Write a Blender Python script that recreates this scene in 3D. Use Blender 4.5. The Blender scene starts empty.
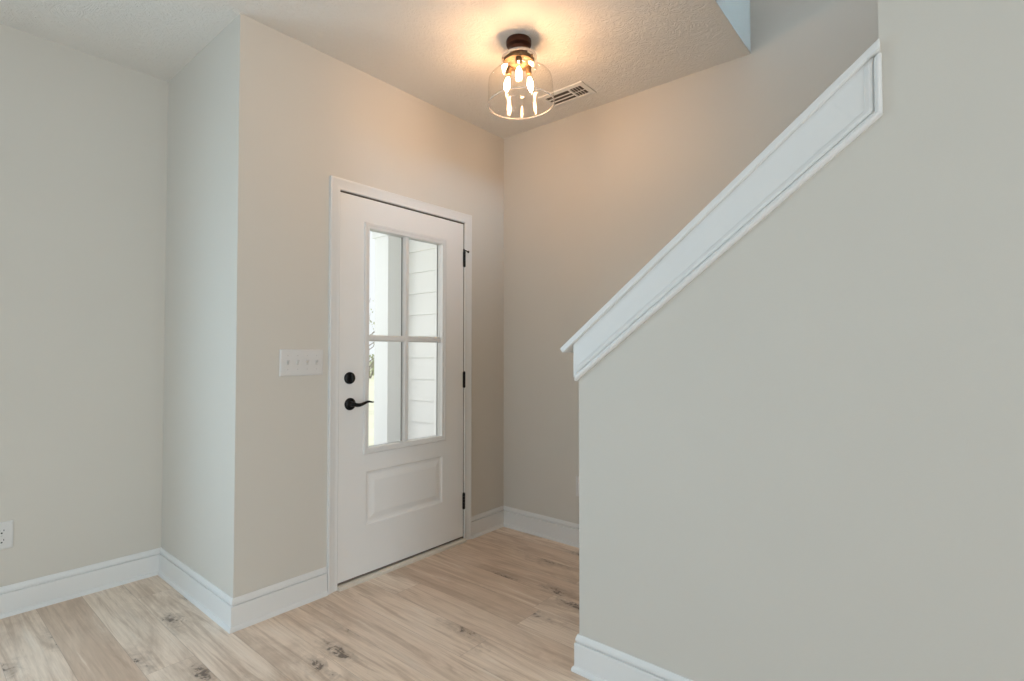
import bpy, bmesh, math, random
from mathutils import Vector, Matrix
random.seed(7)
PI = math.pi
S = bpy.context.scene
COL = S.collection

# ------------------------------------------------------------------ camera
cam_data = bpy.data.cameras.new('camera')
cam_data.sensor_width = 36.0
cam_data.lens = 522.76 / 1024 * 36.0
cam_data.clip_start = 0.02
cam = bpy.data.objects.new('camera', cam_data)
COL.objects.link(cam)
cam.location = (0, 0, 1.2141)
cam.rotation_euler = (PI / 2 + 0.0230, 0.0, -0.8746)
S.camera = cam

# ------------------------------------------------------------------ colour management, sky, sun, daylight, added porch fill
S.view_settings.view_transform = 'Standard'
S.view_settings.look = 'None'
S.view_settings.gamma = 1.0
S.view_settings.use_curve_mapping = False
S.view_settings.exposure = 0.09
S.cycles.max_bounces = 14
S.cycles.diffuse_bounces = 8
S.cycles.glossy_bounces = 6
S.cycles.transparent_max_bounces = 24
S.cycles.sample_clamp_indirect = 6.0

sun = bpy.data.lights.new('sun', 'SUN')
sun.energy = 2.6
sun.angle = math.radians(0.6)
sun.color = (1.0, 0.96, 0.90)
sun_o = bpy.data.objects.new('sun', sun)
COL.objects.link(sun_o)
sun_o.rotation_euler = Vector((-0.80, 0.12, -0.60)).to_track_quat('-Z', 'Y').to_euler()

W = bpy.data.worlds.new('sky')
S.world = W
W.use_nodes = True
bg = W.node_tree.nodes['Background']
bg.inputs['Color'].default_value = (0.96, 0.98, 1.0, 1)
bg.inputs['Strength'].default_value = 1.05


def area_light(name, loc, aim, sx, sy, power, color):
    """area lamp"""
    l = bpy.data.lights.new(name, 'AREA')
    l.shape = 'RECTANGLE'
    l.size, l.size_y = sx, sy
    l.energy = power
    l.color = color
    o = bpy.data.objects.new(name, l)
    COL.objects.link(o)
    o.location = loc
    o.rotation_euler = (Vector(aim) - Vector(loc)).to_track_quat('-Z', 'Y').to_euler()
    return o


YC_ = 3.356                 # inner face of the front wall
area_light('daylight_back', (0.0, -4.75, 1.45), (0.0, 0, 1.2), 2.8, 2.0, 127, (0.80, 0.90, 1.0))
area_light('daylight_front', (-0.85, YC_ + 0.22, 1.05), (-0.55, 0, 0.9), 1.8, 2.0, 48, (0.54, 0.78, 1.0))
area_light('daylight_side', (-4.75, 1.4, 1.45), (0, 1.4, 1.8), 2.7, 2.0, 52, (0.45, 0.74, 1.0))
up = area_light('daylight_upstairs', (2.27, -3.9, 4.05), (2.27, 0.75, 3.25), 0.8, 1.2, 6.3, (0.50, 0.76, 1.0))
up.data.spread = math.radians(26)
area_light('porch_fill', (0.2, 5.6, 2.3), (2.6, 3.0, 1.2), 2.4, 2.0, 46, (0.96, 0.95, 1.0))  # added fill lamp in the open air, brightens the siding and column

# ------------------------------------------------------------------ main dimensions (metres)
H = 2.74                    # ceiling
YA = 2.4215                 # wall with the front door
XB = 2.8043                 # right-hand wall behind the stairs
XD = 0.9933                 # short return wall
YC = 3.356                  # left-hand wall
XE = 1.7175                 # room face of the stair wall
YE = 1.1023                 # free end of the half wall
YF = 0.135                  # where the half wall becomes full height
YO = 0.757                  # edge of the ceiling at the stairwell
TE = 0.115                  # stair wall thickness
XL, YK = -4.6, -4.6         # far sides of the room behind the camera
SL = 0.797                  # slope of the half wall


# ------------------------------------------------------------------ materials
def new_mat(name):
    m = bpy.data.materials.new(name)
    m.use_nodes = True
    nt = m.node_tree
    return m, nt, nt.nodes['Principled BSDF']


def N(nt, t, **kw):
    n = nt.nodes.new(t)
    for k, v in kw.items():
        setattr(n, k, v)
    return n


def plain(name, col, rough=0.5, metal=0.0, bump=None, spec=0.5, var=0.0):
    m, nt, b = new_mat(name)
    b.inputs['Base Color'].default_value = (*col, 1)
    b.inputs['Roughness'].default_value = rough
    b.inputs['Metallic'].default_value = metal
    b.inputs['Specular IOR Level'].default_value = spec
    tc = N(nt, 'ShaderNodeTexCoord')
    if var:
        nz = N(nt, 'ShaderNodeTexNoise')
        nz.inputs['Scale'].default_value = 3.0
        nz.inputs['Detail'].default_value = 3
        nt.links.new(tc.outputs['Object'], nz.inputs['Vector'])
        mx = N(nt, 'ShaderNodeMix', data_type='RGBA')
        mx.inputs['A'].default_value = (*[c * (1 - var) for c in col], 1)
        mx.inputs['B'].default_value = (*[min(1, c * (1 + var)) for c in col], 1)
        nt.links.new(nz.outputs['Fac'], mx.inputs['Factor'])
        nt.links.new(mx.outputs['Result'], b.inputs['Base Color'])
    if bump:
        sc, st, dist = bump
        nz = N(nt, 'ShaderNodeTexNoise')
        nz.inputs['Scale'].default_value = sc
        nz.inputs['Detail'].default_value = 4
        nt.links.new(tc.outputs['Object'], nz.inputs['Vector'])
        bp = N(nt, 'ShaderNodeBump')
        bp.inputs['Strength'].default_value = st
        bp.inputs['Distance'].default_value = dist
        nt.links.new(nz.outputs['Fac'], bp.inputs['Height'])
        nt.links.new(bp.outputs['Normal'], b.inputs['Normal'])
    return m


M = {}
M['paint'] = plain('greige_wall_paint', (0.640, 0.605, 0.545), 0.62, bump=(220, 0.10, 0.002), spec=0.3, var=0.012)
M['trim'] = plain('white_semi_gloss_paint', (0.765, 0.76, 0.745), 0.32, spec=0.45)
M['door'] = plain('white_door_paint', (0.84, 0.83, 0.81), 0.42, spec=0.4)
M['plastic'] = plain('white_plastic', (0.69, 0.675, 0.655), 0.35)
M['toggle'] = plain('white_toggle_plastic', (0.58, 0.565, 0.545), 0.35)
M['black'] = plain('black_metal', (0.012, 0.011, 0.011), 0.38, 0.6)
M['dark'] = plain('dark_slot', (0.02, 0.018, 0.016), 0.8)
M['duct'] = plain('vent_duct', (0.085, 0.07, 0.058), 0.8)
M['bronze'] = plain('oil_rubbed_bronze', (0.060, 0.022, 0.012), 0.38, 0.75, var=0.2)
M['brass'] = plain('aged_brass', (0.13, 0.075, 0.032), 0.50, 0.55, bump=(90, 0.4, 0.004))
M['threshold'] = plain('cream_threshold', (0.72, 0.66, 0.575), 0.45)
M['gap_shade'] = plain('dark_gap_shade', (0.22, 0.175, 0.14), 0.8)  # dark tone painting the shade in the gaps around the door
M['muntin_shade'] = plain('grey_muntin_shade', (0.16, 0.16, 0.165), 0.6)
M['siding'] = plain('white_lap_siding', (0.86, 0.87, 0.87), 0.6, bump=(60, 0.08, 0.002))
M['column'] = plain('white_column_paint', (0.84, 0.86, 0.88), 0.5)
M['concrete'] = plain('porch_concrete', (0.48, 0.47, 0.45), 0.85, bump=(40, 0.3, 0.004), var=0.08)
M['grass'] = plain('pale_lawn', (0.74, 0.74, 0.58), 0.9, bump=(30, 0.6, 0.03), var=0.25)
M['bark'] = plain('tree_bark', (0.30, 0.27, 0.25), 0.9, bump=(40, 0.5, 0.02))
M['leaf'] = plain('young_leaves', (0.42, 0.46, 0.28), 0.7, var=0.3)
M['carpet'] = plain('stair_carpet', (0.36, 0.33, 0.29), 0.95, bump=(400, 0.5, 0.004))
M['fence'] = plain('fence_boards', (0.42, 0.38, 0.33), 0.85, var=0.1)


def mat_ceiling():
    m, nt, b = new_mat('stomped_texture_ceiling')
    b.inputs['Base Color'].default_value = (0.79, 0.77, 0.735, 1)
    b.inputs['Roughness'].default_value = 0.8
    b.inputs['Specular IOR Level'].default_value = 0.2
    tc = N(nt, 'ShaderNodeTexCoord')
    nz = N(nt, 'ShaderNodeTexNoise')
    nz.inputs['Scale'].default_value = 7
    nz.inputs['Detail'].default_value = 2
    nt.links.new(tc.outputs['Object'], nz.inputs['Vector'])
    warp = N(nt, 'ShaderNodeMix', data_type='VECTOR')
    warp.inputs['Factor'].default_value = 0.18
    nt.links.new(tc.outputs['Object'], warp.inputs['A'])
    nt.links.new(nz.outputs['Color'], warp.inputs['B'])
    n2 = N(nt, 'ShaderNodeTexNoise')
    n2.inputs['Scale'].default_value = 26
    n2.inputs['Detail'].default_value = 3
    n2.inputs['Distortion'].default_value = 1.6
    nt.links.new(warp.outputs['Result'], n2.inputs['Vector'])
    # ridges: 1-|2n-1|
    a = N(nt, 'ShaderNodeMath', operation='MULTIPLY_ADD')
    a.inputs[1].default_value = 2
    a.inputs[2].default_value = -1
    nt.links.new(n2.outputs['Fac'], a.inputs[0])
    ab = N(nt, 'ShaderNodeMath', operation='ABSOLUTE')
    nt.links.new(a.outputs[0], ab.inputs[0])
    rp = N(nt, 'ShaderNodeMapRange')
    rp.inputs['From Min'].default_value = 0.0
    rp.inputs['From Max'].default_value = 0.22
    rp.inputs['To Min'].default_value = 1.0
    rp.inputs['To Max'].default_value = 0.0
    nt.links.new(ab.outputs[0], rp.inputs['Value'])
    bp = N(nt, 'ShaderNodeBump')
    bp.inputs['Strength'].default_value = 0.35
    bp.inputs['Distance'].default_value = 0.006
    nt.links.new(rp.outputs['Result'], bp.inputs['Height'])
    nt.links.new(bp.outputs['Normal'], b.inputs['Normal'])
    return m


M['ceiling'] = mat_ceiling()


def mat_floor():
    m, nt, b = new_mat('light_oak_planks')
    L = nt.links.new

    def math_(op, a, c=None, d=None):
        n = N(nt, 'ShaderNodeMath', operation=op)
        for i, v in enumerate((a, c, d)):
            if v is None:
                continue
            if isinstance(v, (int, float)):
                n.inputs[i].default_value = v
            else:
                L(v, n.inputs[i])
        return n.outputs[0]

    def ramp(fac, stops):
        r = N(nt, 'ShaderNodeValToRGB')
        e = r.color_ramp.elements
        e[0].position, e[0].color = stops[0][0], (*stops[0][1], 1)
        e[1].position, e[1].color = stops[-1][0], (*stops[-1][1], 1)
        for p, c in stops[1:-1]:
            q = e.new(p)
            q.color = (*c, 1)
        L(fac, r.inputs[0])
        return r.outputs[0]

    def mix(fac, a, c, mode='MIX'):
        n = N(nt, 'ShaderNodeMix', data_type='RGBA', blend_type=mode)
        for k, v in (('Factor', fac), ('A', a), ('B', c)):
            if isinstance(v, (int, float)):
                n.inputs[k].default_value = v
            elif isinstance(v, tuple):
                n.inputs[k].default_value = (*v, 1)
            else:
                L(v, n.inputs[k])
        return n.outputs['Result']

    geo = N(nt, 'ShaderNodeNewGeometry')
    sp = N(nt, 'ShaderNodeSeparateXYZ')
    L(geo.outputs['Position'], sp.inputs[0])
    x, y = sp.outputs['X'], sp.outputs['Y']
    PW, PL = 0.169, 1.22
    u = math_('DIVIDE', math_('SUBTRACT', x, 0.476), PW)
    iu = math_('FLOOR', u)
    fu = math_('SUBTRACT', u, iu)
    wn = N(nt, 'ShaderNodeTexWhiteNoise', noise_dimensions='1D')
    L(iu, wn.inputs['W'])
    v = math_('ADD', math_('DIVIDE', y, PL), math_('MULTIPLY', wn.outputs['Value'], 7.31))
    iv = math_('FLOOR', v)
    fv = math_('SUBTRACT', v, iv)
    cmb = N(nt, 'ShaderNodeCombineXYZ')
    L(iu, cmb.inputs[0])
    L(iv, cmb.inputs[1])
    wb = N(nt, 'ShaderNodeTexWhiteNoise', noise_dimensions='2D')
    L(cmb.outputs[0], wb.inputs['Vector'])
    rnd = wb.outputs['Value']
    sc = N(nt, 'ShaderNodeSeparateColor')
    L(wb.outputs['Color'], sc.inputs[0])
    # grain coordinates, shifted per board
    gx = math_('ADD', x, math_('MULTIPLY', sc.outputs['Red'], 37.0))
    gy = math_('ADD', y, math_('MULTIPLY', sc.outputs['Green'], 53.0))

    def coords(kx, ky):
        c = N(nt, 'ShaderNodeCombineXYZ')
        L(math_('MULTIPLY', gx, kx), c.inputs[0])
        L(math_('MULTIPLY', gy, ky), c.inputs[1])
        return c.outputs[0]

    def noise(vec, scale, detail=4, rough=0.6, dist=0.0):
        n = N(nt, 'ShaderNodeTexNoise')
        n.inputs['Scale'].default_value = scale
        n.inputs['Detail'].default_value = detail
        n.inputs['Roughness'].default_value = rough
        n.inputs['Distortion'].default_value = dist
        L(vec, n.inputs['Vector'])
        return n.outputs['Fac']

    broad = noise(coords(6.0, 1.3), 1.0, 5, 0.62, 1.2)
    fine = noise(coords(95.0, 3.0), 1.0, 6, 0.68, 0.35)
    mid = noise(coords(20.0, 1.3), 1.0, 5, 0.62, 1.6)
    base = ramp(rnd, [(0.0, (0.71, 0.555, 0.435)), (0.3, (0.86, 0.71, 0.58)), (0.55, (0.90, 0.77, 0.65)), (0.8, (0.83, 0.67, 0.535)), (1.0, (0.67, 0.52, 0.405))])
    c1 = mix(math_('MULTIPLY', ramp(broad, [(0.46, (0, 0, 0)), (0.66, (1, 1, 1))]), 0.58), base, (0.49, 0.355, 0.260))
    c2 = mix(math_('MULTIPLY', ramp(mid, [(0.52, (0, 0, 0)), (0.66, (1, 1, 1))]), 0.50), c1, (0.46, 0.32, 0.225))
    c2b = mix(math_('MULTIPLY', ramp(mid, [(0.28, (1, 1, 1)), (0.44, (0, 0, 0))]), 0.55), c2, (0.94, 0.84, 0.735))
    c3 = mix(math_('MULTIPLY', ramp(fine, [(0.36, (1, 1, 1)), (0.56, (0, 0, 0))]), 0.28), c2b, (0.40, 0.285, 0.20))
    # knots: broken, smoky, stretched along the board
    vor = N(nt, 'ShaderNodeTexVoronoi', voronoi_dimensions='2D')
    vor.inputs['Scale'].default_value = 1.0
    vor.inputs['Randomness'].default_value = 1.0
    wob = noise(coords(22.0, 9.0), 1.0, 4, 0.65, 1.0)
    wob2 = noise(coords(15.0, 13.0), 1.0, 4, 0.65, 1.0)
    kc = N(nt, 'ShaderNodeCombineXYZ')
    L(math_('ADD', math_('MULTIPLY', gx, 5.6), math_('MULTIPLY', wob, 0.75)), kc.inputs[0])
    L(math_('ADD', math_('MULTIPLY', gy, 1.9), math_('MULTIPLY', wob2, 0.85)), kc.inputs[1])
    L(kc.outputs[0], vor.inputs['Vector'])
    vs = N(nt, 'ShaderNodeSeparateColor')
    L(vor.outputs['Color'], vs.inputs[0])
    some = math_('GREATER_THAN', vs.outputs['Red'], 0.62)
    halo = math_('MULTIPLY', ramp(vor.outputs['Distance'], [(0.04, (1, 1, 1)), (0.42, (0, 0, 0))]), some)
    c4 = mix(math_('MULTIPLY', math_('MULTIPLY', halo, halo), 0.60), c3, (0.285, 0.205, 0.150))
    size = math_('MULTIPLY_ADD', vs.outputs['Green'], 0.10, 0.07)
    core = math_('MULTIPLY', math_('SUBTRACT', 1.0, math_('MINIMUM', 1.0, math_('DIVIDE', vor.outputs['Distance'], size))), some)
    core2 = ramp(math_('ADD', core, math_('MULTIPLY', math_('SUBTRACT', wob, 0.5), 1.4)), [(0.30, (0, 0, 0)), (0.75, (1, 1, 1))])
    gate = math_('GREATER_THAN', core, 0.02)
    c5 = mix(math_('MULTIPLY', math_('MULTIPLY', core2, gate), 0.80), c4, (0.115, 0.085, 0.070))
    # joints
    ex = math_('MULTIPLY', math_('MINIMUM', fu, math_('SUBTRACT', 1.0, fu)), PW)
    ey = math_('MULTIPLY', math_('MINIMUM', fv, math_('SUBTRACT', 1.0, fv)), PL)
    edge = math_('MINIMUM', ex, ey)
    groove = math_('LESS_THAN', edge, 0.0009)
    c6 = mix(math_('MULTIPLY', groove, 0.40), c5, (0.24, 0.17, 0.125))
    L(c6, b.inputs['Base Color'])
    rr = N(nt, 'ShaderNodeMapRange')
    rr.inputs['To Min'].default_value = 0.36
    rr.inputs['To Max'].default_value = 0.52
    L(fine, rr.inputs['Value'])
    L(rr.outputs['Result'], b.inputs['Roughness'])
    b.inputs['Specular IOR Level'].default_value = 0.35
    bp = N(nt, 'ShaderNodeBump')
    bp.inputs['Strength'].default_value = 0.25
    bp.inputs['Distance'].default_value = 0.001
    L(math_('SUBTRACT', fine, groove), bp.inputs['Height'])
    L(bp.outputs['Normal'], b.inputs['Normal'])
    return m


M['floor'] = mat_floor()


def mat_clear(name, tint, ior, rough=0.0, seeds=False, edge=0.0):
    """thin clear glass: transparent, with a Fresnel reflection on top"""
    m = bpy.data.materials.new(name)
    m.use_nodes = True
    nt = m.node_tree
    nt.nodes.clear()
    out = N(nt, 'ShaderNodeOutputMaterial')
    tr = N(nt, 'ShaderNodeBsdfTransparent')
    tr.inputs['Color'].default_value = (*tint, 1)
    gl = N(nt, 'ShaderNodeBsdfGlossy')
    gl.inputs['Roughness'].default_value = rough
    fr = N(nt, 'ShaderNodeLayerWeight')          # facing: the same from both sides of the thin sheet
    fr.inputs['Blend'].default_value = 0.5
    pw = N(nt, 'ShaderNodeMath', operation='POWER')
    pw.inputs[1].default_value = 5.0
    nt.links.new(fr.outputs['Facing'], pw.inputs[0])
    ma = N(nt, 'ShaderNodeMath', operation='MULTIPLY_ADD')
    r0 = 2 * ((ior - 1) / (ior + 1)) ** 2
    ma.inputs[1].default_value = 0.9 - r0
    ma.inputs[2].default_value = r0
    nt.links.new(pw.outputs[0], ma.inputs[0])
    mx = N(nt, 'ShaderNodeMixShader')
    nt.links.new(ma.outputs[0], mx.inputs[0])
    nt.links.new(tr.outputs[0], mx.inputs[1])
    nt.links.new(gl.outputs[0], mx.inputs[2])
    nt.links.new(mx.outputs[0], out.inputs['Surface'])
    if seeds:
        tc = N(nt, 'ShaderNodeTexCoord')
        v = N(nt, 'ShaderNodeTexVoronoi')
        v.inputs['Scale'].default_value = 55
        nt.links.new(tc.outputs['Object'], v.inputs['Vector'])
        mr = N(nt, 'ShaderNodeMapRange')
        mr.inputs['From Max'].default_value = 0.22
        mr.inputs['To Min'].default_value = 1
        mr.inputs['To Max'].default_value = 0
        nt.links.new(v.outputs['Distance'], mr.inputs['Value'])
        bp = N(nt, 'ShaderNodeBump')
        bp.inputs['Strength'].default_value = 0.5
        bp.inputs['Distance'].default_value = 0.003
        nt.links.new(mr.outputs['Result'], bp.inputs['Height'])
        for s in (gl, fr):
            nt.links.new(bp.outputs['Normal'], s.inputs['Normal'])
    return m


M['pane'] = mat_clear('window_glass', (0.97, 0.985, 0.985), 1.35)
M['shade'] = mat_clear('seeded_clear_glass', (0.985, 0.975, 0.955), 1.24, 0.02, seeds=True)
M['bulb_glass'] = mat_clear('clear_bulb_glass', (0.98, 0.97, 0.95), 1.35)


def mat_rim():
    m, nt, b = new_mat('thick_glass_rim')
    b.inputs['Base Color'].default_value = (0.95, 0.91, 0.86, 1)
    b.inputs['Roughness'].default_value = 0.12
    b.inputs['Transmission Weight'].default_value = 0.65
    b.inputs['IOR'].default_value = 1.2
    return m


M['rim'] = mat_rim()


def mat_bulb():
    m = bpy.data.materials.new('lit_bulb')
    m.use_nodes = True
    nt = m.node_tree
    nt.nodes.clear()
    out = N(nt, 'ShaderNodeOutputMaterial')
    e = N(nt, 'ShaderNodeEmission')
    e.inputs['Color'].default_value = (1.0, 0.575, 0.29, 1)
    e.inputs['Strength'].default_value = 200.0
    nt.links.new(e.outputs[0], out.inputs['Surface'])
    return m


M['bulb'] = mat_bulb()


# ------------------------------------------------------------------ mesh helpers
class MB:
    """collects geometry (world coordinates) for ONE mesh object"""

    def __init__(self):
        self.bm = bmesh.new()

    def merge(self, tmp):
        me = bpy.data.meshes.new('tmp')
        tmp.to_mesh(me)
        tmp.free()
        self.bm.from_mesh(me)
        bpy.data.meshes.remove(me)
        return self

    def box(self, x0, x1, y0, y1, z0, z1, bev=0.0, seg=2):
        t = bmesh.new()
        bmesh.ops.create_cube(t, size=1)
        c = Vector(((x0 + x1) / 2, (y0 + y1) / 2, (z0 + z1) / 2))
        s = (abs(x1 - x0), abs(y1 - y0), abs(z1 - z0))
        for v in t.verts:
            v.co = Vector((v.co.x * s[0], v.co.y * s[1], v.co.z * s[2])) + c
        if bev:
            bmesh.ops.bevel(t, geom=t.edges[:], offset=min(bev, min(s) * 0.45), segments=seg, affect='EDGES', profile=0.5)
        return self.merge(t)

    def prism(self, pts, vec, bev=0.0):
        """closed planar polygon extruded along vec"""
        t = bmesh.new()
        vs = [t.verts.new(p) for p in pts]
        f = t.faces.new(vs)
        r = bmesh.ops.extrude_face_region(t, geom=[f])
        for v in [g for g in r['geom'] if isinstance(g, bmesh.types.BMVert)]:
            v.co += Vector(vec)
        bmesh.ops.recalc_face_normals(t, faces=t.faces[:])
        if bev:
            bmesh.ops.bevel(t, geom=t.edges[:], offset=bev, segments=2, affect='EDGES', profile=0.5)
        return self.merge(t)

    def rings(self, rings, close=True, caps=True):
        """skin a list of equal-length vertex rings"""
        t = bmesh.new()
        rr = [[t.verts.new(p) for p in r] for r in rings]
        n = len(rr[0])
        for a, b in zip(rr, rr[1:]):
            for i in range(n if close else n - 1):
                j = (i + 1) % n
                t.faces.new((a[i], a[j], b[j], b[i]))
        if caps:
            t.faces.new(rr[0][::-1])
            t.faces.new(rr[-1])
        bmesh.ops.remove_doubles(t, verts=t.verts[:], dist=1e-6)
        bmesh.ops.recalc_face_normals(t, faces=t.faces[:])
        return self.merge(t)

    def lathe(self, prof, c, axis='Z', n=48, closed=False, caps=False, smooth=True):
        """prof: (radius, height along axis) pairs"""
        c = Vector(c)
        if isinstance(axis, str):
            axis = {'X': Vector((1, 0, 0)), 'Y': Vector((0, 1, 0)), 'Z': Vector((0, 0, 1))}[axis]
        q = axis.normalized().to_track_quat('Z', 'Y')
        rings = []
        for r, h in prof + ([prof[0]] if closed else []):
            rings.append([c + q @ Vector((r * math.cos(2 * PI * k / n), r * math.sin(2 * PI * k / n), h)) for k in range(n)])
        return self.rings(rings, True, caps)

    def tube(self, pts, rad, n=12, flat=1.0):
        pts = [Vector(p) for p in pts]
        rings = []
        for i, p in enumerate(pts):
            d = (pts[min(i + 1, len(pts) - 1)] - pts[max(i - 1, 0)]).normalized()
            up = Vector((0, 0, 1)) if abs(d.z) < 0.95 else Vector((1, 0, 0))
            a = d.cross(up).normalized()
            b = a.cross(d).normalized()
            r = rad[i] if isinstance(rad, (list, tuple)) else rad
            rings.append([p + a * r * flat * math.cos(2 * PI * k / n) + b * r * math.sin(2 * PI * k / n) for k in range(n)])
        return self.rings(rings)

    def build(self, name, mat, parent=None, smooth=None, origin=None, **props):
        bm = self.bm
        vs = [v.co for v in bm.verts]
        if origin is None:
            if parent is not None:
                origin = Vector((sum(v.x for v in vs) / len(vs), sum(v.y for v in vs) / len(vs), sum(v.z for v in vs) / len(vs)))
            else:
                origin = Vector(((min(v.x for v in vs) + max(v.x for v in vs)) / 2,
                                 (min(v.y for v in vs) + max(v.y for v in vs)) / 2, min(v.z for v in vs)))
        origin = Vector(origin)
        for v in bm.verts:
            v.co -= origin
        me = bpy.data.meshes.new(name)
        bm.to_mesh(me)
        bm.free()
        me.materials.append(mat)
        if smooth is not None:
            me.polygons.foreach_set('use_smooth', [True] * len(me.polygons))
            me.set_sharp_from_angle(angle=math.radians(smooth))
        o = bpy.data.objects.new(name, me)
        COL.objects.link(o)
        if parent is not None:
            o.parent = parent
            o.location = origin - world_loc(parent)
        else:
            o.location = origin
        for k, v in props.items():
            o[k] = v
        return o


def world_loc(o):
    v = Vector(o.location)
    while o.parent is not None:
        o = o.parent
        v += o.location
    return v


def empty(name, loc, **props):
    o = bpy.data.objects.new(name, None)
    COL.objects.link(o)
    o.location = loc
    o.empty_display_size = 0.1
    for k, v in props.items():
        o[k] = v
    return o


def structure(mb, name, mat, label, cat, parent=None, smooth=None, **kw):
    return mb.build(name, mat, parent, smooth, kind='structure', label=label, category=cat, **kw)


def copy_tree(o, parent=None, shift=(0, 0, 0), **props):
    c = o.copy()
    COL.objects.link(c)
    if parent is not None:
        c.parent = parent
    c.location = Vector(o.location) + Vector(shift)
    for k, v in props.items():
        c[k] = v
    for ch in [x for x in bpy.data.objects if x.parent is o and x is not c]:
        copy_tree(ch, c)
    return c


# ------------------------------------------------------------------ room shell
TW = 0.14
DL, DR, DT = 1.494, 2.412, 2.060          # door opening (slab plus gap)
structure(MB().box(XL - .2, XB + .2, YK - .2, YC + .2, -0.12, 0.0), 'floor', M['floor'],
          'light oak plank floor running towards the front door', 'floor')

m = MB()
m.box(XL - .2, XE, YK - .2, YC + .14, H, H + .30)
m.box(XE, XB + .14, YO, YC + .14, H, H + .30)
structure(m, 'ceiling', M['ceiling'], 'white ceiling with a stomped swirl texture', 'ceiling')

# wall with the door
m = MB()
m.box(XD, DL, YA, YA + TW, 0, H)
m.box(DR, XB + TW, YA, YA + TW, 0, H)
m.box(DL, DR, YA, YA + TW, DT, H)
structure(m, 'wall_front', M['paint'], 'greige entry wall holding the white front door', 'wall')
structure(MB().box(XB, XB + TW, YK - .2, YA, 0, 5.5), 'wall_right', M['paint'],
          'tall greige wall rising behind the sloped half wall', 'wall')
structure(MB().box(XD, XD + TW, YA + TW, YC + TW, 0, H), 'wall_return', M['paint'],
          'short greige return wall between the left wall and the entry wall', 'wall')
W0 = (-1.75, 0.05, 0.06, 2.06)  # window in this wall, beyond the left edge of the photo
m = MB()
m.box(XL - .2, W0[0], YC, YC + TW, 0, H)
m.box(W0[1], XD, YC, YC + TW, 0, H)
m.box(W0[0], W0[1], YC, YC + TW, 0, W0[2])
m.box(W0[0], W0[1], YC, YC + TW, W0[3], H)
structure(m, 'wall_left', M['paint'],
          'greige wall with the outlet at the left of the photo', 'wall')

# stair wall: full height towards the camera, sloped half wall at its free end
ZT1 = 2.028         # top of the half wall where it meets the full wall
ZT0 = ZT1 - SL * (YE - YF)
pts = [(XE, YE, 0), (XE, YE, ZT0), (XE, YF, ZT1), (XE, YF, 5.5), (XE, YK - .2, 5.5), (XE, YK - .2, 0)]
t = bmesh.new()
f = t.faces.new([t.verts.new(p) for p in pts])
r = bmesh.ops.extrude_face_region(t, geom=[f])
for v in [g for g in r['geom'] if isinstance(g, bmesh.types.BMVert)]:
    v.co.x += TE
bmesh.ops.recalc_face_normals(t, faces=t.faces[:])
ed = [e for e in t.edges if abs(e.verts[0].co.y - e.verts[1].co.y) < 1e-6 and abs(e.verts[0].co.x - e.verts[1].co.x) < 1e-6
      and e.verts[0].co.y > 0]
bmesh.ops.bevel(t, geom=ed, offset=0.006, segments=3, affect='EDGES', profile=0.5)
structure(MB().merge(t), 'wall_stair', M['paint'], 'greige stair wall with a sloped half wall at its free end', 'wall', smooth=40)

structure(MB().box(XE + TE, XB, YO - .002, YO, H + .0005, H + .42), 'wall_landing', M['paint'],
          'small upstairs wall face above the ceiling edge at the stairwell', 'wall')

# rooms behind the camera, with the windows that light the place
W1 = (-1.4, 1.4, 0.45, 2.45)     # x0,x1,z0,z1 in the rear wall
m = MB()
m.box(XL - .2, W1[0], YK - TW, YK, 0, H)
m.box(W1[1], XE, YK - TW, YK, 0, H)
m.box(W1[0], W1[1], YK - TW, YK, 0, W1[2])
m.box(W1[0], W1[1], YK - TW, YK, W1[3], H)
structure(m, 'wall_rear', M['paint'], 'greige wall behind the camera with a wide window', 'wall')
W2 = (0.05, 2.75, 0.45, 2.45)     # y0,y1,z0,z1 in the side wall
m = MB()
m.box(XL - TW, XL, YK, W2[0], 0, H)
m.box(XL - TW, XL, W2[1], YC, 0, H)
m.box(XL - TW, XL, W2[0], W2[1], 0, W2[2])
m.box(XL - TW, XL, W2[0], W2[1], W2[3], H)
structure(m, 'wall_side', M['paint'], 'greige wall far left of the camera with a window', 'wall')
m = MB()
YU = -3.7                         # end of the upstairs stairwell
m.box(XE + TE, XB, YU - TW, YU, 0, 3.45)
m.box(XE + TE, XB, YU - TW, YU, 4.65, 5.5)
m.box(XE + TE, XE + TE + .08, YU - TW, YU, 3.45, 4.65)
m.box(XB - .08, XB, YU - TW, YU, 3.45, 4.65)
structure(m, 'wall_upstairs', M['paint'], 'greige wall at the head of the stairs with a window', 'wall')
structure(MB().box(XE, XB + .14, YK, YC, 5.5, 5.6).box(XE, XB, 2.2, 2.3, H + .3, 5.5), 'ceiling_upstairs', M['paint'],
          'upstairs ceiling above the stairwell', 'ceiling')


def window(name, label, axis, at, a0, a1, z0, z1, n):
    r = empty(name, ((a0 + a1) / 2, at, z0) if axis == 'Y' else (at, (a0 + a1) / 2, z0), kind='structure', label=label, category='window')
    fr, pn = MB(), MB()

    def bx(mb, p0, p1, q0, q1, d0, d1):
        if axis == 'Y':
            mb.box(p0, p1, at - d1, at - d0, q0, q1)
        else:
            mb.box(at - d1, at - d0, p0, p1, q0, q1)
    w = .05
    bx(fr, a0, a1, z0, z0 + w, .04, .12)
    bx(fr, a0, a1, z1 - w, z1, .04, .12)
    for k in range(n + 1):
        c = a0 + (a1 - a0) * k / n
        bx(fr, max(a0, c - w / 2), min(a1, c + w / 2), z0 + w, z1 - w, .04, .12)
    bx(fr, a0, a1, (z0 + z1) / 2 - .02, (z0 + z1) / 2 + .02, .05, .11)
    fr.build('window_frame', M['trim'], r)
    bx(pn, a0 + .01, a1 - .01, z0 + .01, z1 - .01, .078, .082)
    pn.build('window_pane', M['pane'], r)


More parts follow.
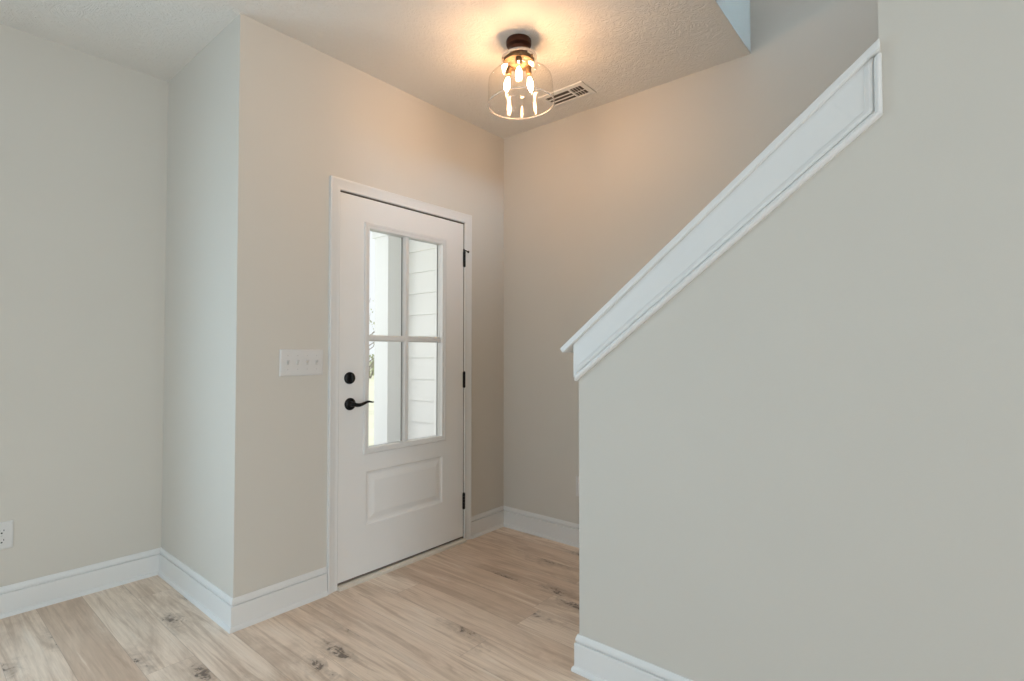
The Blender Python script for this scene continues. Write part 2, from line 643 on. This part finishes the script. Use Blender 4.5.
window('window_1', 'wide white window in the wall behind the camera', 'Y', YK, *W1, 4)
window('window_2', 'white window in the wall left of the camera', 'X', XL, *W2, 3)
window('window_4', 'white glazed patio door in the left wall, beyond the photo edge', 'Y', YC + TW, *W0, 2)
window('window_3', 'upstairs window at the head of the stairs', 'Y', YU, XE + TE + .08, XB - .08, 3.45, 4.65, 1)

# stairs behind the half wall
m = MB()
y, z = YE - 0.03, 0.0
rise, run = 0.182, 0.231
k = 0
while z + rise < 3.0:
    m.box(XE + TE, XB, max(y - run, YU), y + .02, z + rise - .03, z + rise, 0.008)
    m.box(XE + TE, XB, max(y - run, YU), y, 0 if k == 0 else z - .02, z + rise - .03)
    y -= run
    z += rise
    k += 1
structure(m, 'stairs', M['carpet'], 'carpeted stairs climbing behind the half wall', 'stairs')

# ------------------------------------------------------------------ baseboards
BASE = [(0.0, 0.0), (0.0225, 0.0), (0.0222, 0.007), (0.0205, 0.013), (0.0170, 0.0175), (0.0130, 0.0195), (0.0130, 0.1035),
        (0.0115, 0.1060), (0.0030, 0.1070), (0.0030, 0.1105), (0.0085, 0.1115), (0.0100, 0.117), (0.0092, 0.124), (0.0070, 0.129), (0.0055, 0.134), (0.0035, 0.1375), (0.0, 0.138)]


def baseboard(name, label, runs):
    """runs: (P0, P1, normal, mitre0, mitre1); mitre +1 inside corner, -1 outside corner, 0 square end"""
    m = MB()
    for P0, P1, n, m0, m1 in runs:
        P0, P1, n = Vector((*P0, 0)), Vector((*P1, 0)), Vector((*n, 0))
        d = (P1 - P0).normalized()
        r0 = [P0 + n * a + Vector((0, 0, b)) + d * a * m0 for a, b in BASE]
        r1 = [P1 + n * a + Vector((0, 0, b)) - d * a * m1 for a, b in BASE]
        m.rings([r0, r1])
    structure(m, name, M['trim'], label, 'baseboard', smooth=30)


CL, CR = 1.437, 2.464            # outer edges of the door casing
baseboard('baseboard_left', 'white baseboard under the wall at the left of the photo', [((XL, YC), (XD, YC), (0, -1), 1, 1)])
baseboard('baseboard_return', 'white baseboard on the short return wall', [((XD, YC), (XD, YA), (-1, 0), 1, -1)])
baseboard('baseboard_front', 'white baseboard along the entry wall on both sides of the door',
          [((XD, YA), (CL, YA), (0, -1), -1, 0), ((CR, YA), (XB, YA), (0, -1), 0, 1)])
baseboard('baseboard_right', 'white baseboard on the wall beyond the half wall', [((XB, YA), (XB, YE + .02), (-1, 0), 1, 0)])
baseboard('baseboard_stair', 'white baseboard wrapping the foot of the half wall',
          [((XE, YK), (XE, YE), (-1, 0), 0, -1), ((XE, YE), (XE + TE, YE), (0, 1), -1, 0)])

# ------------------------------------------------------------------ door casing (trim_1)
CAS = [(0.0, 0.0), (0.0, 0.010), (0.003, 0.0125), (0.006, 0.0125), (0.010, 0.0105), (0.026, 0.0125), (0.036, 0.0165), (0.042, 0.0170),
       (0.046, 0.0200), (0.052, 0.0215), (0.0565, 0.0205), (0.058, 0.018), (0.058, 0.0)]   # (distance from opening, thickness)
IN_L, IN_R, IN_T = CL + .061, CR - .055, 2.061
rings_ = []
for (cx, cz, dx, dz) in ((IN_L, 0, -1, 0), (IN_L, IN_T, -1, 1), (IN_R, IN_T, 1, 1), (IN_R, 0, 1, 0)):
    rings_.append([Vector((cx + dx * a, YA - b * .8, cz + dz * a)) for a, b in CAS])
structure(MB().rings(rings_), 'trim_1', M['trim'], 'white moulded casing around the front door', 'trim', smooth=30)

# jambs and head inside the opening, coloured dark for the shaded gap
m = MB()
m.box(DL - .0, DL + .003, YA - .001, YA + TW, 0, DT)
m.box(DR - .003, DR, YA - .001, YA + TW, 0, DT)
m.box(DL, DR, YA - .001, YA + TW, DT - .003, DT)
m.box(DL, DL + .03, YA + .062, YA + TW, 0, DT)
m.box(DR - .03, DR, YA + .062, YA + TW, 0, DT)
m.box(DL, DR, YA + .062, YA + TW, DT - .03, DT)
structure(m, 'trim_2', M['gap_shade'], 'jamb and stop lining the door opening, painted dark as gap shade', 'trim')

# threshold
m = MB()
m.prism([(IN_L, YA - .030, 0), (IN_L, YA - .030, .012), (IN_L, YA - .020, .0175), (IN_L, YA - .004, .019), (IN_L, YA - .004, 0)],
        (IN_R - IN_L, 0, 0))
m.box(DL + .003, DR - .003, YA - .004, YA + TW + .05, 0, .014)
structure(m, 'trim_3', M['threshold'], 'cream threshold strip under the front door', 'threshold')

# ------------------------------------------------------------------ front door
SLT, SLB = 2.0525, 0.0285        # slab top / bottom
SX0, SX1 = 1.5035, 2.4060
Y0, Y1 = YA + .002, YA + .046    # slab inner / outer face
LX0, LX1, LZ0, LZ1 = 1.651, 2.250, 0.665, 1.924   # lite frame outer
GX0, GX1, GZ0, GZ1 = 1.6825, 2.2185, 0.6965, 1.8925   # glass opening
door = empty('door_1', ((SX0 + SX1) / 2, Y0, SLB), kind='structure', category='door',
             label='white front door with a four-pane window and black hardware')
PX0, PX1, PZ0, PZ1 = 1.668, 2.230, 0.282, 0.575   # panel
m = MB()
hx0, hx1 = LX0 + .012, LX1 - .012
m.box(SX0, hx0, Y0, Y1, SLB, SLT, 0.0015)
m.box(hx1, SX1, Y0, Y1, SLB, SLT, 0.0015)
hz0, hz1 = LZ0 + .012, LZ1 - .012
for z0, z1 in ((hz1, SLT), (PZ1, hz0), (SLB, PZ0)):
    m.box(hx0 - .001, hx1 + .001, Y0, Y1, z0, z1)
m.box(hx0 - .001, PX0, Y0, Y1, PZ0, PZ1)
m.box(PX1, hx1 + .001, Y0, Y1, PZ0, PZ1)
m.build('door_leaf', M['door'], door)


def frame_rings(x0, x1, z0, z1, prof, sgn=-1, yb=Y0):
    """closed mitred frame; prof: (inset from outer edge, height off the face)"""
    rr = []
    for a, b in prof:
        y = yb + sgn * b
        rr.append([Vector((x0 + a, y, z0 + a)), Vector((x1 - a, y, z0 + a)), Vector((x1 - a, y, z1 - a)), Vector((x0 + a, y, z1 - a))])
    return rr


# recessed, raised-field panel
pr = [(0, 0), (.004, -.0005), (.012, -.0075), (.020, -.0095), (.027, -.0095), (.034, -.008), (.056, -.002), (.060, -.0012)]
m = MB()
m.rings(frame_rings(PX0, PX1, PZ0, PZ1, pr), True, False)
t = bmesh.new()
a, b = pr[-1]
t.faces.new([t.verts.new(v) for v in frame_rings(PX0, PX1, PZ0, PZ1, [pr[-1]])[0]])
m.merge(t)
m.box(PX0, PX1, Y0 + .012, Y1, PZ0, PZ1)
bmesh.ops.recalc_face_normals(m.bm, faces=m.bm.faces[:])
m.build('door_panel', M['door'], door)

# lite frame: stepped ring on the inside, matching ring outside
lf = [(0, -.001), (0, .006), (.004, .010), (.010, .0115), (.014, .0105), (.018, .0075), (.028, .006), (.0315, .004), (.0315, -.022)]
m = MB()
m.rings(frame_rings(LX0, LX1, LZ0, LZ1, lf), True, False)
lo = [(.0315, -.004), (.0315, .004), (.026, .008), (.010, .011), (0, .006), (0, -.001)]
m.rings(frame_rings(LX0, LX1, LZ0, LZ1, lo, +1, Y1), True, False)
m.rings(frame_rings(LX0, LX1, LZ0, LZ1, [(.0315, -.020), (.0315, -.048)]), True, False)
lite = m.build('lite_frame', M['trim'], door, smooth=25)
# glass and muntins
YG = Y0 + .022
MX, MZ = 1.9500, 1.2930
m = MB().box(GX0 - .002, GX1 + .002, YG - .003, YG + .003, GZ0 - .002, GZ1 + .002)
m.build('glass_pane', M['pane'], door)


def muntin(face, sgn):
    m = MB()
    sec = [(-.0175, 0), (-.0175, .004), (-.0125, .0075), (-.0105, .0115), (.0105, .0115), (.0125, .0075), (.0175, .004), (.0175, 0)]
    m.rings([[Vector((MX + a, face + sgn * b, z)) for a, b in sec] for z in (GZ0, GZ1)])
    for xa, xb in ((GX0, MX), (MX, GX1)):
        m.rings([[Vector((x, face + sgn * b * .98, MZ + a)) for a, b in sec] for x in (xa, xb)])
    return m.build('muntin', M['trim'], door)


muntin(YG - .003, -1)
muntin(YG + .003, +1)

m = MB()
m.box(MX - .008, MX + .008, YG + .022, YG + .030, GZ0, GZ1)  # dark bars painting the shaded inner side of the outer muntins
m.box(GX0, GX1, YG + .022, YG + .030, MZ - .006, MZ + .006)
m.build('muntin_shade_bars', M['muntin_shade'], door, label='grey bars painted as the shaded outer muntins')

# dark strip painted in for the shaded slit above the threshold
MB().box(SX0 + .001, SX1 - .001, Y0 + .006, Y1, .0195, SLB + .002).build('door_gap_shade', M['gap_shade'], door, label='dark strip standing in for the shaded gap under the door')

# lever handle
hx, hz = 1.569, 0.943
rose = [(0.0, 0), (.0325, 0), (.0325, -.004), (.0305, -.0065), (.024, -.009), (.016, -.0105), (.0145, -.016), (.013, -.026), (0.0, -.028)]
m = MB().lathe([(r, h) for r, h in rose], (hx, Y0, hz), Vector((0, 1, 0)), 40)
hd = m.build('lever_handle', M['black'], door, smooth=35, label='black lever handle')
lev, rad = [], []
for k in range(25):
    s = k / 24
    lev.append((hx - .004 + .133 * s, Y0 - .040 - .012 * math.sin(PI * s) + .010 * s, hz + .001 - .0062 * math.sin(2 * PI * min(1, s * 1.12)) + .003 * s))
    rad.append(.0085 * (1 - s) ** .8 + .0026 if s < .97 else .0018)
m = MB().tube(lev, rad, 12, 0.75)
m.lathe([(0, .004), (.0125, .002), (.0135, -.008), (.0125, -.020), (.009, -.026), (0, -.027)], (hx, Y0 - .024, hz), Vector((0, 1, 0)), 24)
m.build('lever', M['black'], hd, smooth=50)

# deadbolt
bx_, bz_ = 1.565, 1.080
m = MB().lathe([(0, 0), (.0315, 0), (.0315, -.006), (.0295, -.010), (.023, -.0125), (.012, -.0135), (0, -.0135)], (bx_, Y0, bz_), Vector((0, 1, 0)), 40)
dbt = m.build('deadbolt', M['black'], door, smooth=35, label='black round deadbolt')
m = MB().box(bx_ - .0045, bx_ + .0045, Y0 - .028, Y0 - .012, bz_ - .018, bz_ + .018, .004, 3)
m.lathe([(0, 0), (.008, 0), (.007, -.006), (0, -.006)], (bx_, Y0 - .0125, bz_), Vector((0, 1, 0)), 20)
m.build('thumb_turn', M['black'], dbt, smooth=40)

# hinges
for i, zc in enumerate((1.823, 1.038, 0.256)):
    m = MB()
    for j in range(5):
        za = zc - .050 + j * .020
        m.lathe([(0, .0005), (.0078, .0005), (.0080, .002), (.0080, .018), (.0078, .0195), (0, .0195)], (2.4095, Y0 - .0055, za), 'Z', 16)
    m.box(2.400, 2.4095, Y0 - .0028, Y0 - .0004, zc - .050, zc + .050)
    m.box(2.4095, 2.4115, Y0 - .0028, Y0 + .02, zc - .050, zc + .050)
    hg = m.build('hinge', M['black'], door, smooth=40, label=('black upper hinge with a door stop on its pin', 'black middle hinge', 'black lower hinge')[i])
    m = MB().lathe([(0, -.0035), (.004, -.003), (.0055, 0), (.0055, .1005), (.006, .1015), (.0045, .105), (0, .106)], (2.4095, Y0 - .0055, zc - .0505), 'Z', 14)
    m.build('hinge_pin', M['black'], hg, smooth=40)
    if i == 0:
        zt = zc + .056
        m = MB().lathe([(0, -.003), (.010, -.003), (.010, .003), (0, .003)], (2.4095, Y0 - .0055, zt), 'Z', 18)
        m.tube([(2.4095, Y0 - .0055, zt), (2.395, Y0 - .020, zt)], .0035, 10)
        m.tube([(2.4095, Y0 - .0055, zt), (2.413, Y0 - .020, zt - .003), (2.416, Y0 - .030, zt - .010)], .0033, 10)
        m.lathe([(0, 0), (.007, 0), (.008, .004), (.007, .009), (0, .010)], (2.394, Y0 - .022, zt), Vector((-.7, .7, 0)), 14)
        m.lathe([(0, 0), (.007, 0), (.008, .004), (.007, .009), (0, .010)], (2.416, Y0 - .029, zt - .010), Vector((.5, -.8, -.2)), 14)
        m.build('door_stop', M['black'], hg, smooth=40)

# ------------------------------------------------------------------ half wall cap and fascia (trim_4)
root = empty('trim_4', (XE, YE, 1.1), kind='structure', category='trim', label='white sloped cap and moulding on top of the half wall')
U = Vector((0, -1, SL)).normalized()       # up the slope
NN = Vector((0, SL, 1)).normalized()       # out of the slope


def top_z(y):                              # top of the half wall
    return ZT1 + SL * (YF - y)


# cap board
yl, yh = 1.157, YF - .004
ct = .0205
m = MB()
pts = [Vector((XE - .028, yl, top_z(yl))), Vector((XE - .028, yh, top_z(yh))), Vector((XE - .028, yh, top_z(yh) + ct / U.y.__abs__() * 1.0))]
low_top = Vector((XE - .028, yl, top_z(yl))) + NN * ct
pts = [pts[0], pts[1], pts[2], low_top]
m.prism(pts, (TE + .056, 0, 0), .0025)
m.build('cap_board', M['trim'], root)
# fascia board on the room face and round the end
m = MB()
b0 = .013
m.prism([(XE - b0, YE + b0, top_z(YE + b0)), (XE - b0, YF + .012, top_z(YF + .012)), (XE - b0, YF + .012, 1.856 + .768 * (.116 - YF) + .02),
         (XE - b0, YE + b0, 1.856 + .768 * (.115 - YE) + .02)], (b0 + .001, 0, 0), .001)
m.prism([(XE, YE, top_z(YE) - .0), (XE, YE + b0, top_z(YE + b0)), (XE, YE + b0, 1.856 + .768 * (.128 - YE) + .02), (XE, YE, 1.856 + .768 * (.128 - YE) + .02)], (TE, 0, 0), .001)
m.build('fascia_board', M['trim'], root)
# base-cap moulding along the lower edge and up the return
PRF = [(0, 0), (0, .014), (.003, .0195), (.008, .0225), (.013, .0215), (.0160, .0190), (.0165, .0100), (.0200, .0100), (.0205, .0160), (.029, .0185), (.036, .0165), (.040, .0138), (.041, 0)]  # (across, proud)
m = MB()
yr = YF - .007                              # outer edge of the return
ya = YE + .006
bt = lambda y: 1.856 + .768 * (.128 - y)    # lower outer edge, a touch flatter than the cap
# mitre at the knee: between slope direction and vertical
r0, r1, r2 = [], [], []
cosT = U.z                                  # sine of slope angle
for a, b in PRF:
    x = XE - b
    dz = a / abs(U.y)                       # vertical offset of a line parallel to the slope
    r0.append(Vector((x, ya - .4 * a, bt(ya - .4 * a) + dz)))
    yk = yr + a
    r1.append(Vector((x, yk, bt(yk) + dz)))
    r2.append(Vector((x, yk, top_z(yk) - .012)))
m.rings([r0, r1, r2])
# short piece round the end
r3 = [Vector((XE, YE + b * .45, bt(YE + .006) + a / abs(U.y))) for a, b in PRF]
r4 = [v + Vector((TE, 0, 0)) for v in r3]
m.rings([r3, r4])
m.build('moulding', M['trim'], root, smooth=25)

# ------------------------------------------------------------------ ceiling light
FX, FY = 1.960, 1.595
lamp = empty('ceiling_light', (FX, FY, H), category='ceiling light',
             label='semi-flush ceiling light with a bronze canopy and clear glass shade, three bulbs lit')
m = MB().lathe([(0, 0), (.0605, 0), (.0615, -.004), (.0615, -.020), (.0595, -.026), (.052, -.031), (.045, -.036), (.0425, -.044), (.0425, -.090), (0, -.090)], (FX, FY, H), 'Z', 56)
m.build('canopy', M['bronze'], lamp, smooth=35, label='dark bronze canopy and neck')
# brass holder pan inside the glass neck
m = MB().lathe([(0, 2.655), (.043, 2.655), (.070, 2.651), (.0765, 2.644), (.0765, 2.634), (.074, 2.628), (.045, 2.620), (.022, 2.610), (.008, 2.603), (0, 2.602)], (FX, FY, 0), 'Z', 56)
for k in range(3):                       # screws that hold the glass neck
    an = 2 * PI * k / 3 + .5
    m.lathe([(0, 0), (.004, 0), (.004, .018), (.006, .018), (.006, .024), (0, .025)], (FX + .061 * math.cos(an), FY + .061 * math.sin(an), 2.639), Vector((math.cos(an), math.sin(an), 0)), 12)
pan = m.build('socket_pan', M['brass'], lamp, smooth=35, label='aged brass socket pan')
# clear glass shade hanging very slightly askew: rolled neck, shoulder, straight drum
prof = [(.048, 2.664), (.068, 2.664), (.081, 2.657), (.0875, 2.644), (.0890, 2.627), (.0870, 2.610), (.0810, 2.597), (.0760, 2.590), (.0760, 2.584), (.090, 2.580), (.120, 2.575),
        (.142, 2.567), (.1535, 2.552), (.1575, 2.530), (.1590, 2.500), (.1600, 2.470), (.1610, 2.428)]
ZN = 2.66
TILT = Vector((-.641 * .042, .767 * .042, 1)).normalized()
base_ = (FX + .0015, FY - .0015, ZN)
m = MB().lathe([(r, h - ZN) for r, h in prof], base_, TILT, 96)
shade = m.build('glass_shade', M['shade'], lamp, smooth=60, label='clear seeded glass drum shade')
tor = [(.1610 + .0032 * math.cos(2 * PI * k / 10), 2.4265 - ZN + .0034 * math.sin(2 * PI * k / 10)) for k in range(10)]
MB().lathe(tor, base_, TILT, 96, closed=True).build('shade_rim', M['rim'], shade, smooth=60)
tor = [(.0800 + .0065 * math.cos(2 * PI * k / 12), 2.6570 - ZN + .0065 * math.sin(2 * PI * k / 12)) for k in range(12)]
MB().lathe(tor, base_, TILT, 72, closed=True).build('neck_rim', M['rim'], shade, smooth=60)
# bulbs: one towards the camera, two beyond
to_cam = math.atan2(-FY, -FX)
for k in range(3):
    an = to_cam + k * 2 * PI / 3
    ax = Vector((math.cos(an) * .16, math.sin(an) * .16, -1)).normalized()
    c = Vector((FX + .052 * math.cos(an), FY + .052 * math.sin(an), 2.628))
    s = MB().lathe([(0, 0), (.0150, .002), (.0155, .012), (.0140, .014), (.0140, .036), (.0125, .039), (0, .039)], c, ax, 24)
    s.build('bulb_socket', M['brass'], lamp, smooth=35)
    env = [(0, .036), (.0095, .037), (.0100, .044), (.0120, .054), (.0155, .068), (.0185, .082), (.0190, .094), (.0175, .108), (.0135, .121), (.008, .130), (.003, .1345), (0, .135)]
    g = MB().lathe(env, c, ax, 28).build('bulb', M['bulb_glass'], lamp, smooth=60)
    core = [(0, .050), (.006, .054), (.0105, .064), (.0135, .078), (.0145, .090), (.0135, .102), (.0105, .112), (.006, .119), (0, .122)]
    MB().lathe(core, c, ax, 24).build('glowing_filament', M['bulb'], g, smooth=60, label='glowing core of the bulb')

# ------------------------------------------------------------------ ceiling vent
vx0, vx1, vy0, vy1 = 2.475, 2.640, 1.560, 1.865
zc = H
vent = empty('ceiling_vent', ((vx0 + vx1) / 2, (vy0 + vy1) / 2, H), category='vent',
             label='white rectangular ceiling air vent with dark slots beside the glass light')
ix0, ix1 = vx0 + .030, vx1 - .030
iy0, iy1, im = vy0 + .030, vy1 - .030, vy0 + .030 + .078
fr = MB()
rr = []
for a, b in ((0, 0), (.002, .006), (.028, .009), (.030, .007), (.030, .0005)):
    rr.append([Vector((vx0 + a, vy0 + a, zc - b)), Vector((vx1 - a, vy0 + a, zc - b)), Vector((vx1 - a, vy1 - a, zc - b)), Vector((vx0 + a, vy1 - a, zc - b))])
fr.rings(rr, True, False)
fr.box(ix0, ix1, im - .006, im + .006, zc - .008, zc - .001)
fr.build('vent_frame', M['trim'], vent)
MB().box(ix0, ix1, iy0, iy1, zc - .0018, zc - .0003).build('duct_opening', M['duct'], vent, label='dark duct opening')
lv = MB()
for k in (1, 2):                        # long blades
    xx = ix0 + (ix1 - ix0) * k / 3
    lv.prism([(xx - .0045, im + .006, zc - .0060), (xx + .0030, im + .006, zc - .0085), (xx + .0032, im + .006, zc - .0076), (xx - .0043, im + .006, zc - .0051)],
             (0, iy1 - im - .006, 0))
lv.build('louver_blades', M['trim'], vent)
lv = MB()
for k in range(1, 4):
    yy = iy0 + (im - .006 - iy0) * k / 4
    lv.box(ix0, ix1, yy - .0018, yy + .0018, zc - .0080, zc - .0070)
lv.box((ix0 + ix1) / 2 - .0035, (ix0 + ix1) / 2 + .0035, iy0, im - .006, zc - .0085, zc - .0070)
lv.build('cross_blades', M['trim'], vent)

# ------------------------------------------------------------------ switch plate and outlets
sx0, sx1, sz0, sz1 = 1.188, 1.411, 1.102, 1.230
sw = empty('light_switch', ((sx0 + sx1) / 2, YA, sz0), category='light switch',
           label='white four-gang toggle switch plate on the wall left of the door')


def plate(x0, x1, z0, z1, y, th=.0065):
    m = MB()
    rr = []
    for a, b in ((0, 0), (0, th * .35), (.0025, th * .8), (.006, th), (.012, th)):
        rr.append([Vector((x0 + a, y - b, z0 + a)), Vector((x1 - a, y - b, z0 + a)), Vector((x1 - a, y - b, z1 - a)), Vector((x0 + a, y - b, z1 - a))])
    m.rings(rr, True, True)
    return m


plate(sx0, sx1, sz0, sz1, YA).build('cover_plate', M['plastic'], sw, smooth=25)
xc, zc = (sx0 + sx1) / 2, (sz0 + sz1) / 2
g0 = None
for k in range(4):
    x = xc + (k - 1.5) * .0490
    if g0 is None:
        m = MB().box(x - .0055, x + .0055, YA - .0078, YA - .0060, zc - .0125, zc + .0125, .0012)
        m.prism([(x - .0042, YA - .006, zc - .010), (x - .0042, YA - .006, zc + .004), (x - .0042, YA - .0185, zc + .0125), (x - .0042, YA - .0185, zc + .0060)], (.0084, 0, 0), .001)
        g0 = m.build('toggle', M['toggle'], sw)
        s0 = MB().lathe([(0, 0), (.0034, 0), (.0030, -.0014), (0, -.0018)], (x, YA - .0062, zc + .033), Vector((0, 1, 0)), 14).build('screw', M['toggle'], sw)
        copy_tree(s0, None, (0, 0, -.066))
        gx = x
    else:
        copy_tree(g0, None, (x - gx, 0, 0))
        copy_tree(s0, None, (x - gx, 0, 0))
        copy_tree(s0, None, (x - gx, 0, -.066))


def outlet(label, x0, x1, z0, z1, wall_c, rot):
    """built facing -Y at wall_c, turned by rot about Z through its own base"""
    r = empty('wall_outlet', (0, 0, 0), category='outlet', label=label, group='duplex wall outlets')
    xc, zc = (x0 + x1) / 2, (z0 + z1) / 2
    plate(x0, x1, z0, z1, 0).build('cover_plate', M['plastic'], r, smooth=25)
    for s in (-1, 1):
        cz = zc + s * .0215
        m = MB()
        out = []
        for k in range(32):
            an = 2 * PI * k / 32
            out.append(Vector((xc + max(-.0150, min(.0150, .0185 * math.cos(an))), -.006, cz + .0155 * math.sin(an))))
        m.rings([out, [v + Vector((0, -.0022, 0)) for v in out]])
        rc = m.build('receptacle', M['plastic'], r)
        m = MB()
        m.box(xc - .0085, xc - .0060, -.0086, -.0078, cz - .001, cz + .0085)
        m.box(xc + .0060, xc + .0085, -.0086, -.0078, cz - .000, cz + .0075)
        m.lathe([(0, 0), (.0034, 0), (.0034, -.0008), (0, -.0008)], (xc, -.0078, cz - .0075), Vector((0, 1, 0)), 14)
        m.build('slots', M['dark'], rc, label='dark slots')
    MB().lathe([(0, 0), (.003, 0), (.0026, -.0013), (0, -.0016)], (xc, -.0062, zc), Vector((0, 1, 0)), 14).build('screw', M['toggle'], r)
    r.location = wall_c
    r.rotation_euler = (0, 0, rot)
    return r


outlet('white duplex outlet low on the left wall, cut by the photo edge', -.040, .040, 0, .126, (.354, YC, .308), 0)
outlet('white outlet on the far wall, almost hidden by the end of the half wall', -.040, .040, 0, .126, (XB, 1.777, .311), -PI / 2)

# ------------------------------------------------------------------ outside the door
structure(MB().box(XD + TW, 3.6, YA + TW, 4.7, -.16, -.03), 'porch_slab', M['concrete'], 'concrete porch slab outside the front door', 'porch')
structure(MB().box(-40, 60, YC + .6, 70, -.40, -.22), 'ground', M['grass'], 'pale sunlit lawn seen through the left edge of the door glass', 'ground')
structure(MB().box(XD + TW, 3.6, YA + TW, 4.75, 2.58, 2.68), 'porch_ceiling', M['column'], 'white porch ceiling', 'ceiling')
# siding wall beside the porch
XS = 3.36
m = MB()
zz = -.10 + .012
while zz < 2.58:
    m.prism([(XS, YA + TW, zz), (XS - .026, YA + TW, zz), (XS - .006, YA + TW, zz + .209), (XS, YA + TW, zz + .209)], (0, 4.20 - YA - TW, 0))
    zz += .209
m.box(XS, XS + .15, YA + TW, 4.20, -.2, 2.6)
structure(m, 'wall_porch', M['siding'], 'white lap siding wall beside the porch', 'wall')
# porch column
px0, px1, py0, py1 = 3.135, 3.345, 4.20, 4.42
col = empty('porch_column', ((px0 + px1) / 2, (py0 + py1) / 2, -.03), category='column', label='square white porch column outside the door glass')
MB().box(px0, px1, py0, py1, -.03, 2.58, .004).build('shaft', M['column'], col)
MB().box(px0 - .02, px1 + .02, py0 - .02, py1 + .02, 2.36, 2.47, .004).box(px0 - .03, px1 + .03, py0 - .03, py1 + .03, 2.47, 2.58, .004).build('capital', M['column'], col)
MB().box(px0 - .02, px1 + .02, py0 - .02, py1 + .02, -.03, .15, .004).build('plinth', M['column'], col)


def tree(x, y, h, seed, label, spread=1.0):
    rnd = random.Random(seed)
    r = empty('young_tree', (x, y, -.25), category='tree', label=label)
    m = MB()
    tr = [Vector((x + .05 * math.sin(k * 1.3 + seed), y + .05 * math.cos(k * 1.7), -.25 + h * .55 * k / 6)) for k in range(7)]
    m.tube(tr, [.022 - .002 * k for k in range(7)], 10)
    m.build('trunk', M['bark'], r, smooth=60)
    br, lv = MB(), MB()
    for k in range(16):
        p = tr[3].lerp(tr[6], rnd.random())
        an = rnd.random() * 2 * PI
        ln = h * (.22 + .2 * rnd.random()) * spread
        q = [p]
        for j in range(1, 5):
            q.append(p + Vector((math.cos(an) * ln * j / 4 * .8, math.sin(an) * ln * j / 4 * .8, ln * .75 * (j / 4) ** 1.3)) + Vector((rnd.uniform(-.05, .05), rnd.uniform(-.05, .05), rnd.uniform(-.05, .05))))
        br.tube(q, [.012, .010, .008, .006, .003], 6)
        for j in range(10):
            c = q[2].lerp(q[4], rnd.random()) + Vector((rnd.uniform(-.2, .2), rnd.uniform(-.2, .2), rnd.uniform(-.2, .2)))
            s = rnd.uniform(.03, .06)
            t = bmesh.new()
            n = Vector((rnd.uniform(-1, 1), rnd.uniform(-1, 1), rnd.uniform(-1, 1))).normalized()
            a = n.orthogonal().normalized()
            b = n.cross(a)
            t.faces.new([t.verts.new(c + a * s), t.verts.new(c + b * s * .5 + n * s * .15), t.verts.new(c - a * s), t.verts.new(c - b * s * .5 + n * s * .15)])
            lv.merge(t)
    br.build('branches', M['bark'], r, smooth=60)
    lv.build('leaves', M['leaf'], r, kind='stuff')


# seen in the sliver left of the column: x/y about 0.70
tree(7.28, 10.5, 3.4, 3, 'thin young tree on the lawn seen just left of the porch column')


def shrub(x, y, r_, h, seed, label):
    rnd = random.Random(seed)
    r = empty('shrub', (x, y, -.22), category='shrub', label=label)
    st, lv = MB(), MB()
    for k in range(9):
        an = rnd.random() * 2 * PI
        st.tube([(x, y, -.24), (x + r_ * .4 * math.cos(an), y + r_ * .4 * math.sin(an), h * .4), (x + r_ * .8 * math.cos(an), y + r_ * .8 * math.sin(an), h * .8)], [.02, .014, .006], 6)
    for k in range(420):
        while True:
            v = Vector((rnd.uniform(-1, 1), rnd.uniform(-1, 1), rnd.uniform(-1, 1)))
            if v.length < 1:
                break
        c = Vector((x, y, h / 2 - .2)) + Vector((v.x * r_, v.y * r_, v.z * h / 2))
        n = Vector((rnd.uniform(-1, 1), rnd.uniform(-1, 1), rnd.uniform(-.2, 1))).normalized()
        a = n.orthogonal().normalized()
        b = n.cross(a)
        s = rnd.uniform(.05, .10)
        t = bmesh.new()
        t.faces.new([t.verts.new(c + a * s), t.verts.new(c + b * s * .6), t.verts.new(c - a * s), t.verts.new(c - b * s * .6)])
        lv.merge(t)
    st.build('stems', M['bark'], r, smooth=60)
    lv.build('leaves', M['leaf'], r, kind='stuff')


shrub(17.2, 24.6, .9, 1.3, 5, 'low green shrub across the lawn left of the porch column')
